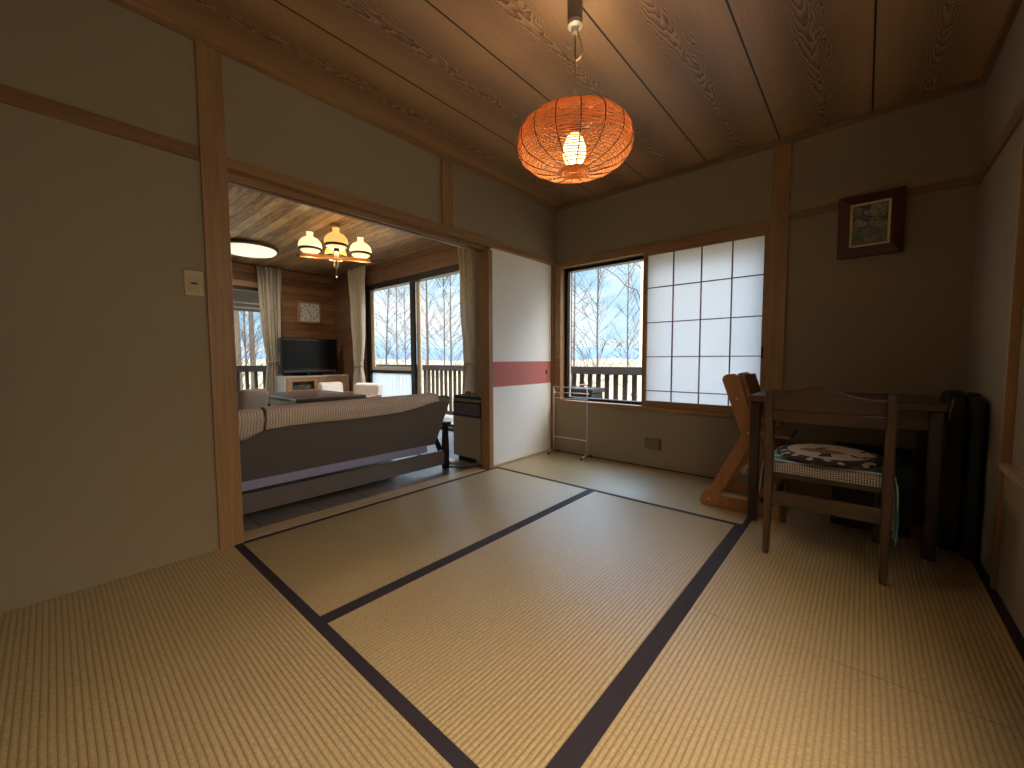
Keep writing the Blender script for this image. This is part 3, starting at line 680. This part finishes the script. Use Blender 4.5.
for k_,(dx,dy,gm) in enumerate(((-.42,-.907,GW),(.42,.907,GW),(.907,-.42,GO),(-.907,.42,GO))):
    d=.245; X,Y=HX+dx*d,HY+dy*d
    q=MB(); q.beam((HX+dx*.03,HY+dy*.03,1.978),(X+dx*.10,Y+dy*.10,1.978),.05,.038); arm_=q.build('arm', ORW, cd, bevel=.008)
    MB().lathe([(.03,2.004),(.07,2.009),(.095,2.03)],(X,Y,0),28).build('lower_glass', GB, arm_, smooth=True)
    MB().lathe([(.110,2.033),(.114,2.04),(.114,2.048),(.110,2.053)],(X,Y,0),36).build('band', BLK, arm_)
    o_=MB().lathe([(.109,2.053),(.113,2.08),(.104,2.115),(.080,2.145),(.045,2.165),(.032,2.175),(.030,2.20),(.035,2.215)],(X,Y,0),36).build('glass_shade', gm, arm_, smooth=True)
    if gm is GO: o_['label']='amber glass shade'
    MB().lathe([(.0,-.022),(.016,-.018),(.018,0)],(X+dx*.115,Y+dy*.115,1.978),12,'z').build('knob', BLK, arm_)
for (dx,dy) in ((-.42,-.907),(.42,.907),(.907,-.42),(-.907,.42)):
    plight('chandelier_bulb_light',(HX+dx*.245,HY+dy*.245,1.90),3.0,(1,.72,.42),.05)

# ------------------------------------------------------------------ sofa
sf = thing('sofa','long dark grey sofa seen from behind in the opening','sofa',(-.7,-2.15,0))
TAUPE = m_plain('dark_taupe_upholstery',(.15,.137,.14),.9,0,.25,500,.25); LIL=m_plain('lilac_grey_lining',(.38,.39,.62),.85,0,.08,60)
SBLK = m_plain('black_sofa_wood',(.012,.010,.010),.3); SRAIL=m_plain('dark_taupe_rail',(.14,.125,.12),.7,0,.2,400,.1)
Y0,Y1=-3.12,-1.17
q=MB(); q.prism([(-.375,.205),(-.345,.20),(-.155,.585),(-.17,.612),(-.20,.618),(-.27,.60),(-.48,.24)],'y',Y0,Y1-.03)
for v in q.v:
    if v.y>-2: v.y += .012*max(0,(v.z-.3))/.3
q.build('backrest', TAUPE, sf, bevel=.018, seg=3)
B(-1.08,-.34,Y0+.02,Y1-.12,.155,.235).build('seat_base', LIL, sf, bevel=.005)['label']='lilac grey lining under the backrest'
B(-1.12,-.42,Y0+.04,Y1-.10,.236,.36).build('seat_cushion', TAUPE, sf, bevel=.03, seg=3)
B(-.30,-.27,Y0+.03,Y1-.0,.045,.155).build('rear_rail', SRAIL, sf, bevel=.003)
B(-1.12,-1.08,Y0,Y1,.06,.155).build('front_rail', SRAIL, sf, bevel=.003)
for y in (Y0-.02,Y1+.02):
    q=MB(); q.prism([(-.262,.002),(-.305,.002),(-.31,.14),(-.295,.37),(-.27,.37),(-.258,.14)],'y',y-.022,y+.022); q.build('leg', SBLK, sf, bevel=.004)
    q=MB(); q.prism([(-1.10,.002),(-1.15,.002),(-1.15,.37),(-1.11,.37)],'y',y-.022,y+.022); q.build('leg', SBLK, sf, bevel=.004)
    B(-1.17,-.24,y-.032,y+.032,.371,.394).build('armrest', SBLK, sf, bevel=.006)
    q=MB(); q.beam((-.34,y-.01 if y>-2 else y+.01,.15),(-.50,y,.36),.03,.03); q.build('arm_strut', SBLK, sf)
m_k = NT('ribbed_pinkish_beige_knit'); v=m_k.coord(world=True); s=m_k.sep(v)
rb=m_k.math('ADD',m_k.math('MULTIPLY',m_k.math('SINE',m_k.math('MULTIPLY',s[1],2*PI/.0145)),.5),.5)
fz=m_k.noise(v,130,3)
cc=m_k.mix(rb,(.48,.38,.34),(.88,.78,.72)); m_k.col(m_k.mix(m_k.math('MULTIPLY',fz,.4),cc,(.55,.44,.39))); m_k.rough(.95); m_k.bump(rb,.6,.006)
KNIT=m_k.m
def throw(y0,y1,edge,off,label,endr=None):
    def fn(u,v):
        y=y0+(y1-y0)*u
        L=[(None,None),(-.148+off,.585),(-.160+off,.622+off),(-.20,.632+off),(-.28,.612+off),(-.34,.52+off),(-.42,.38+off)]
        ze=edge(u); t_=(.585-ze)/.385; xe=-.150+off-.19*t_
        L[0]=(xe+.004,ze)
        k_=v*(len(L)-1); i=min(int(k_),len(L)-2); q_=k_-i
        x=L[i][0]*(1-q_)+L[i+1][0]*q_; z=L[i][1]*(1-q_)+L[i+1][1]*q_
        return (x+.002*math.sin(u*40),y,z)
    o=MB().grid(fn,120,36).build('sofa_throw', KNIT, solid=.006, smooth=True)
    tag(o,label,'throw','knitted throws on the sofa back')
throw(-2.50,-1.33,lambda u:.520+.012*u+(.008*math.sin(u*9))*(1-u)+.06*max(0,(u-.72)/.28)**1.3,.010,'long ribbed beige throw laid along the right side of the sofa back')
throw(-3.14,-2.508,lambda u:.475+.0*u+.045*max(0,(u-.86)/.14)**1.5,.002,'ribbed beige throw hanging lower at the left end of the sofa back')

# low table, chairs, side table
LT = thing('low_table','long dark brown low table beyond the sofa','table',(-2.5,-1.28,0))
TT=m_wood('low_table_top_wood',(.075,.05,.038),(.15,.105,.08),'x',.22)
B(-3.15,-1.98,-1.66,-.90,.465,.505).build('table_top', TT, LT, bevel=.006)
B(-3.07,-2.06,-1.60,-.96,.39,.464).build('apron', DARKX, LT)
for x in (-3.1,-2.1):
    for y in (-1.62,-1.0): B(x,x+.07,y,y+.07,.002,.464).build('leg', DARKZ, LT, bevel=.004)
ST = thing('side_table','small black side table left of the long low table','table',(-3.0,-1.85,0))
B(-3.45,-2.62,-2.05,-1.70,.44,.47).build('table_top', m_plain('black_lacquer',(.012,.011,.012),.25), ST, bevel=.004)
for x in (-3.42,-2.69):
    for y in (-2.02,-1.77): B(x,x+.04,y,y+.04,.002,.439).build('leg', DARKZ, ST)
COV=m_plain('white_beige_cover_cloth',(.80,.73,.65),.9,0,.12,20,.3)
REDW=m_plain('red_brown_arm_wood',(.25,.05,.03),.35)
def lowchair(cx,cy,a,wd,top,label):
    t_=thing('low_armchair',label,'armchair',(0,0,0),'low armchairs around the low table')
    parts=[]
    q=B(-wd/2,wd/2,-.12,.25,.22,.34); parts.append(q.build('seat', COV, t_, bevel=.03, seg=3))
    def back(u,v):
        return None
    q=MB(); q.prism([(.20,.30),(.30,.30),(.37,top-.06),(.35,top-.01),(.30,top),(.24,top-.03)],'x',-wd/2,wd/2); parts.append(q.build('backrest', COV, t_, bevel=.045, seg=5, smooth=True))
    for sx in (-1,1):
        B(sx*wd/2-.02+sx*.02,sx*wd/2+.02+sx*.02,-.13,.26,.40,.43).build('armrest', REDW, t_, bevel=.012, seg=3)
        for y in (-.11,.22): B(sx*wd/2-.018+sx*.02,sx*wd/2+.018+sx*.02,y-.02,y+.02,.002,.40).build('leg', DARKZ, t_)
    t_.location=(cx,cy,0); t_.rotation_euler=(0,0,a)
    return t_
lowchair(-3.40,-.50,math.radians(95),.34,.575,'white covered armchair at the far end of the low table')
lowchair(-2.72,-.66,math.radians(25),.40,.585,'white covered armchair at the window side of the low table')
lowchair(-1.93,-2.19,math.radians(-78),.20,.66,'beige covered armchair with dark frame nearest the post')

# heater cabinet with things on top
hc = thing('floor_heater','khaki metal floor heater with black louvre and base beside the door post','heater',(-.28,-.75,0))
KH=m_plain('khaki_painted_metal',(.32,.27,.18),.45)
B(-.475,-.125,-.90,-.55,.045,.40).build('body', KH, hc, bevel=.006)
B(-.475,-.125,-.90,-.55,.40,.535).build('louvre_frame', m_plain('black_plastic_frame',(.02,.018,.018),.4), hc, bevel=.004)
m=MB()
for k_ in range(5): m.box(-.455,-.13,-.905,-.898,.425+k_*.019,.438+k_*.019)
m.build('louvre', m_plain('grey_louvre',(.13,.12,.14),.4), hc)
B(-.475,-.125,-.90,-.55,.535,.56).build('top_panel', KH, hc, bevel=.004)
B(-.44,-.14,-.87,-.56,.002,.045).build('base', m_plain('black_base',(.01,.01,.01),.5), hc)
tr = MB(); tr.box(-.43,-.125,-.92,-.58,.561,.575); tr.box(-.43,-.42,-.92,-.58,.575,.59); tr.box(-.43,-.125,-.92,-.91,.575,.59)
tag(tr.build('tray', m_plain('black_tray_lacquer',(.012,.012,.012),.3), bevel=.002),'black tray lying on top of the floor heater','tray')
for x,c_,lb in ((-.38,(.30,.12,.07),'small reddish brown pot on the black tray'),(-.30,(.45,.33,.24),'small beige cup on the black tray')):
    tag(MB().lathe([(.018,.576),(.026,.585),(.028,.605),(.022,.617)],(x,-.80,0),20).build('small_pot', m_plain('pot_glaze',c_,.4), smooth=True),lb,'pot','pots on the heater tray')
tag(MB().tube([(-.13,-.56,.006),(-.09,-.80,.006),(-.14,-.95,.006),(-.20,-1.06,.006),(-.32,-1.10,.006),(-.50,-1.05,.006),(-.9,-1.0,.006)],.005,6).build('floor_cable', m_plain('dark_cable',(.03,.025,.022),.5), smooth=True),'thin dark cable curving over the floor by the heater','cable')
tag(B(-.66,-.36,-1.02,-.93,.002,.02).build('floor_sheet', m_plain('white_paper_sheet',(.7,.7,.72),.4), bevel=.002),'white flat sheet lying on the floor behind the sofa leg','sheet')

# ------------------------------------------------------------------ balcony
struct(B(-6.0,3.2,.15,1.25,-.16,-.06).build('balcony_deck', DECKM))
struct(B(-6.0,-4.72,-4.0,.15,-.16,-.06).build('balcony_deck_side', DECKM))
RG = thing('balcony_railing','dark wooden picket railing of the balcony outside the windows','railing',(-1.4,1.02,-.06))
RY=1.0
B(-5.75,3.2,RY-.06,RY+.06,.72,.81).build('top_rail', RAILM, RG, bevel=.004)
B(-5.75,3.2,RY-.02,RY+.02,.0,.06).build('bottom_rail', RAILM, RG)
x=-5.70; 
while x<1.5:
    B(x,x+.052,RY-.012,RY+.012,.061,.719).build('picket', PICKM, RG); x+=.112
for x in (-5.6,-2.02,1.4): B(x,x+.11,RY-.056,RY+.056,-.058,.719).build('post', RAILM, RG, bevel=.003)
RG2 = thing('balcony_railing','dark wooden picket railing seen through the window left of the television','railing',(-5.7,-1.4,-.06))
B(-5.76,-5.64,-3.6,RY-.07,.70,.81).build('top_rail', RAILM, RG2, bevel=.004)
B(-5.72,-5.68,-3.6,RY-.07,.0,.06).build('bottom_rail', RAILM, RG2)
y=-3.5
while y<.8:
    B(-5.712,-5.688,y,y+.052,.061,.699).build('picket', PICKM, RG2); y+=.135
B(-5.75,-5.65,-1.33,-1.21,-.058,.699).build('post', RAILM, RG2)
bxo = thing('storage_box','black box standing on the balcony behind the towel rack','box',(-.5,.7,-.06))
B(-.36,.03,.66,.92,-.058,.52).build('box_body', m_plain('black_box',(.02,.02,.022),.5), bxo, bevel=.01)
B(-.38,.05,.64,.94,.52,.57).build('lid', m_plain('black_lid',(.03,.03,.033),.4), bxo, bevel=.01)
MB().tube([(-.20,.79,.57),(-.20,.79,.60),(-.1,.79,.60),(-.1,.79,.57)],.01,8).build('handle', m_plain('copper_handle',(.35,.17,.10),.5), bxo)
ev=MB(); ev.prism([(-4.72,2.3),(-5.95,1.93),(-5.95,1.76),(-4.72,2.2)],'y',-4,-.3)
struct(ev.build('trim_19', EAVEM)); 
LP = [(-5.35,1.88),(-5.35,1.80)]
for x,z in LP:
    tag(MB().tube([(x,-3.2,z-.04),(x,.9,z-.04)],.014,8).build('laundry_pole', WHITEP, smooth=True),'white laundry pole under the eave outside the window, '+('upper' if z>1.85 else 'lower')+' of two','laundry pole','laundry poles under the eave')
tag(MB().tube([(-5.35,-1.28,1.86),(-5.33,-1.33,1.80),(-5.35,-1.42,1.72)],.018,8).build('pole_hook', WHITEP),'white hook bracket on the laundry poles under the eave','hook')

# ------------------------------------------------------------------ outdoors
def hgt(x,y):
    r=math.hypot(x+2,y)
    b=-3.0+3.35*max(0,min(1,(r-8)/38))**1.1
    b += .5*math.sin(x*.09+1)*min(1,r/40)+.25*math.sin(x*.23+y*.13)*min(1,r/30)
    return b
g=MB().grid(lambda u,v:(-120+200*u,-60+220*v,hgt(-120+200*u,-60+220*v)),120,130)
gt=NT('dry_winter_grass'); v=gt.coord(world=True); n1=gt.noise(v,.5,5,.7); n2=gt.noise(v,6,4,.7)
gt.col(gt.mix(n2,gt.ramp(n1,[(.35,(.13,.11,.06)),(.65,(.22,.185,.115))]),(.24,.205,.14))); gt.rough(1)
struct(g.build('ground', gt.m, loc=(0,0,0), smooth=True))
def ridge(dist,base,amp,seed,col,name):
    r_=random.Random(seed); ph=[r_.uniform(0,6) for _ in range(6)]
    q=MB()
    def fn(u,v):
        a=math.radians(200-200*u)+math.radians(0); x=-2+dist*math.cos(a)*1.0; y=dist*math.sin(a)
        h_=base+amp*(.5*math.sin(u*19+ph[0])+.3*math.sin(u*41+ph[1])+.15*math.sin(u*97+ph[2])+.08*math.sin(u*211+ph[3]))
        k_=1-abs(v-.5)*2
        return (x*(1+.25*(v-.5)),y*(1+.25*(v-.5)),-12+(h_+12)*k_)
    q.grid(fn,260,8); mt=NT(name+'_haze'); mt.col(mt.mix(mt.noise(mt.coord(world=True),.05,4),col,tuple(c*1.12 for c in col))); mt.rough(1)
    return struct(q.build(name, mt.m, loc=(0,0,0), smooth=True))
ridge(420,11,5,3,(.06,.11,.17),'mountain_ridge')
BARK=m_plain('grey_brown_bark',(.075,.065,.06),.9,0,.4,20); TWIG=m_plain('brown_twigs',(.06,.052,.05),.9); PALEB=m_plain('pale_yellow_bark',(.62,.55,.42),.8,0,.25,9)
def tree(x,y,h_,r,seed,label,nb=60,bl=1.0,lean=0,pale=False,zmin=-.5,fork=False):
    R_=random.Random(seed); z0=hgt(x,y)-.1
    t_=thing('bare_tree',label,'tree',(x,y,z0),'bare trees beyond the balcony')
    n=8; P=[Vector((x+lean*i/n*h_*.1+R_.uniform(-.02,.02)*h_*.1,y,z0+h_*i/n)) for i in range(n+1)]
    MB().tube(P,[r*(1-.8*i/n) for i in range(n+1)],8).build('trunk', PALEB if pale else BARK, t_, smooth=True)
    q=MB()
    for b in range(nb):
        f_=R_.uniform(.18,.99); zz=z0+h_*f_
        if zz<zmin: continue
        i=min(int(f_*n),n-1); p=P[i].lerp(P[i+1],f_*n-i)
        a=R_.uniform(0,2*PI); L=bl*(1.3*(1-f_)+.45)*R_.uniform(.6,1.2); el=R_.uniform(.3,.9)
        d=Vector((math.cos(a)*math.cos(el),math.sin(a)*math.cos(el),math.sin(el)))
        pts=[p]; 
        for k_ in range(4):
            d=(d+Vector((R_.uniform(-.15,.15),R_.uniform(-.15,.15),.10))).normalized(); pts.append(pts[-1]+d*L/4)
        q.tube(pts,[.009,.007,.006,.004,.0025],3,False)
        for tw in range(8):
            k_=R_.randint(1,3); s0=pts[k_].lerp(pts[k_+1],R_.random()); a2=a+R_.choice((-1,1))*R_.uniform(.3,.9); e2=el+R_.uniform(-.1,.4)
            dd=Vector((math.cos(a2)*math.cos(e2),math.sin(a2)*math.cos(e2),math.sin(e2))); l2=L*R_.uniform(.2,.5)
            q.tube([s0,s0+dd*l2*.5,s0+dd*l2+Vector((0,0,.04))],[.0045,.0035,.002],3,False)
    q.build('branches', TWIG, t_)
def PYx(u,y):   # x on the plane y for an image column at the horizon
    cx,cy=2.28695,-3.25366; fx,fy=-.657006,.751387; rx,ry=.752951,.658066; k_=(u-512)/402.571
    dx,dy=fx+rx*k_,fy+ry*k_; return cx+dx*(y-cy)/dy
T=[(597,7.5,9.5,.045,'straight bare larch in the middle of the clear window',90,1.25,0,False),
   (574,9,9,.05,'slim bare tree at the left edge of the clear window',60,1.0,0,False),
   (627,12,9,.05,'thin distant bare tree right of the middle of the clear window',70,1.1,0,False),
   (641,4.6,9,.075,'thick pale trunk close to the shoji screen edge',26,.9,0,True),
   (428,9,11,.085,'thickest bare trunk in the right pane of the glass door',90,1.3,0,False),
   (445,9.5,11,.045,'thin bare tree between the two trunks in the right pane of the glass door',80,1.2,0,False),
   (451.5,9,11,.055,'bare tree nearest the curtain by the white sliding door',80,1.2,0,False),
   (384,9,10,.06,'leaning bare tree at the left of the glass door left pane',90,1.4,.9,False),
   (397,11,10,.05,'thin bare tree in the middle of the glass door left pane',80,1.2,.2,False),
   (406,13,10,.05,'distant bare tree beside the middle stile of the glass door',70,1.2,0,False)]
for i,(u,y,h_,r,lb,nb,bl,ln,pl) in enumerate(T):
    tree(PYx(u,y),y,h_,r,20+i,lb,nb,bl,ln,pl)
def PXy(u,x):
    cx,cy=2.28695,-3.25366; fx,fy=-.657006,.751387; rx,ry=.752951,.658066; k_=(u-512)/402.571
    dx,dy=fx+rx*k_,fy+ry*k_; return cy+dy*(x-cx)/dx
for i,(u,x,lb) in enumerate(((239.5,-11,'grey trunk left in the window beside the television'),(254,-12,'grey trunk right in the window beside the television'),(247,-17,'distant thin tree between two trunks in the window beside the television'))):
    tree(x,PXy(u,x),11,.11 if i<2 else .05,60+i,lb,90,1.3)
# one crooked limb crossing high in the clear window
def P3(u,v_,y):
    k_=(u-512)/402.571; j_=-(v_-384)/402.571
    dx=-.657006+.752951*k_-.037524*j_; dy=.751387+.658066*k_+.048646*j_; dz=-.061322-.003766*k_+.998111*j_
    t_=(y+3.25366)/dy; return (2.28695+dx*t_,y,.9+dz*t_)
ct = bpy.data.objects
tt = thing('bare_tree','crooked thin bare tree with a limb crossing the top of the clear window','tree',(P3(600,266,6)[0],6,-2.5),'bare trees beyond the balcony')
bx0=P3(652,357,6.2)[0]
MB().tube([(bx0,6.2,-2.8),(bx0+.03,6.2,.5),(bx0,6.2,1.6),P3(637,290,6.1),P3(626,286,6.05),P3(618,277,6),P3(608,270,6),P3(599,265,6)],[.06,.045,.03,.016,.014,.012,.009,.006],8).build('trunk', BARK, tt, smooth=True)

# ------------------------------------------------------------------ world, sun
SKY=1.3; SIDEFILL=1.2; UPFILL=11.0  # side glow and brighter zenith are added out of view to light the rooms
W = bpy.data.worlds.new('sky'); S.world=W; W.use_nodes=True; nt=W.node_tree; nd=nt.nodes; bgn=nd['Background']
tc=nd.new('ShaderNodeTexCoord'); sp=nd.new('ShaderNodeSeparateXYZ'); nt.links.new(tc.outputs['Generated'],sp.inputs[0])
rp=nd.new('ShaderNodeValToRGB'); e=rp.color_ramp.elements; e[0].position=0; e[0].color=(.42,.66,.80,1); e[1].position=.45; e[1].color=(.16,.40,.68,1)
nt.links.new(sp.outputs[2],rp.inputs[0])
mp=nd.new('ShaderNodeMapping'); mp.inputs['Scale'].default_value=(1,1,3.2); mp.inputs['Location'].default_value=(.3,.1,.55); nt.links.new(tc.outputs['Generated'],mp.inputs[0])
no=nd.new('ShaderNodeTexNoise'); no.inputs['Scale'].default_value=2.6; no.inputs['Detail'].default_value=6; no.inputs['Roughness'].default_value=.55; nt.links.new(mp.outputs[0],no.inputs[0])
cr=nd.new('ShaderNodeValToRGB'); cr.color_ramp.elements[0].position=.42; cr.color_ramp.elements[1].position=.62; nt.links.new(no.outputs[0],cr.inputs[0])
mx=nd.new('ShaderNodeMix'); mx.data_type='RGBA'; nt.links.new(cr.outputs[0],mx.inputs[0]); nt.links.new(rp.outputs[0],mx.inputs[6]); mx.inputs[7].default_value=(.85,.88,.9,1)
 
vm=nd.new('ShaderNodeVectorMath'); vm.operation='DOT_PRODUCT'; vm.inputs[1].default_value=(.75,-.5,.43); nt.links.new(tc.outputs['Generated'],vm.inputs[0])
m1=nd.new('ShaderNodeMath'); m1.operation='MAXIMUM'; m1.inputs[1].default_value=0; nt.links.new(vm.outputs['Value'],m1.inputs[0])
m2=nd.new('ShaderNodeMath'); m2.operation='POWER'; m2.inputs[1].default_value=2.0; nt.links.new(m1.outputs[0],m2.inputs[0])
m3=nd.new('ShaderNodeMath'); m3.operation='MULTIPLY_ADD'; m3.inputs[1].default_value=SIDEFILL; m3.inputs[2].default_value=SKY; nt.links.new(m2.outputs[0],m3.inputs[0])
u1=nd.new('ShaderNodeMapRange'); u1.interpolation_type='SMOOTHSTEP'; u1.inputs['From Min'].default_value=.26; u1.inputs['From Max'].default_value=.75; u1.inputs['To Max'].default_value=UPFILL
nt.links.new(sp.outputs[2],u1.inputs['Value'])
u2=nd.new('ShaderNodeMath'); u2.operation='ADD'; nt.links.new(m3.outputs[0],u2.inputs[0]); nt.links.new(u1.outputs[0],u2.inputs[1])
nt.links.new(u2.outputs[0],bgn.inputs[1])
m4=nd.new('ShaderNodeMath'); m4.operation='MULTIPLY'; m4.use_clamp=True; m4.inputs[1].default_value=1.6; nt.links.new(m2.outputs[0],m4.inputs[0])
mx2=nd.new('ShaderNodeMix'); mx2.data_type='RGBA'; nt.links.new(m4.outputs[0],mx2.inputs[0]); nt.links.new(mx.outputs[2],mx2.inputs[6]); mx2.inputs[7].default_value=(1.0,.80,.56,1); nt.links.new(mx2.outputs[2],bgn.inputs[0])
sun=bpy.data.lights.new('sun','SUN'); sun.energy=.3; sun.angle=.01; sun.color=(1,.93,.82)
so=bpy.data.objects.new('sun',sun); COL.objects.link(so); so.rotation_euler=(math.radians(56),0,math.radians(-14))

# ------------------------------------------------------------------ camera
cam=bpy.data.cameras.new('camera'); cam.sensor_width=36; cam.lens=14.153; cam.clip_start=.05; cam.clip_end=2000
co=bpy.data.objects.new('camera',cam); COL.objects.link(co)
Rt=Vector((.7529509,.6580659,-.0037656)); Up=Vector((-.0375244,.0486465,.9981109)); Fw=Vector((-.6570059,.7513873,-.0613220))
M=Matrix(((Rt.x,Up.x,-Fw.x,2.286952),(Rt.y,Up.y,-Fw.y,-3.253659),(Rt.z,Up.z,-Fw.z,.9),(0,0,0,1)))
co.matrix_world=M; S.camera=co
S.view_settings.view_transform='Standard'; S.view_settings.look='None'; S.view_settings.gamma=1; S.view_settings.use_curve_mapping=False
S.view_settings.exposure=.22
S.cycles.use_denoising=True; S.cycles.max_bounces=8; S.cycles.diffuse_bounces=5; S.cycles.transparent_max_bounces=12; S.cycles.sample_clamp_indirect=6
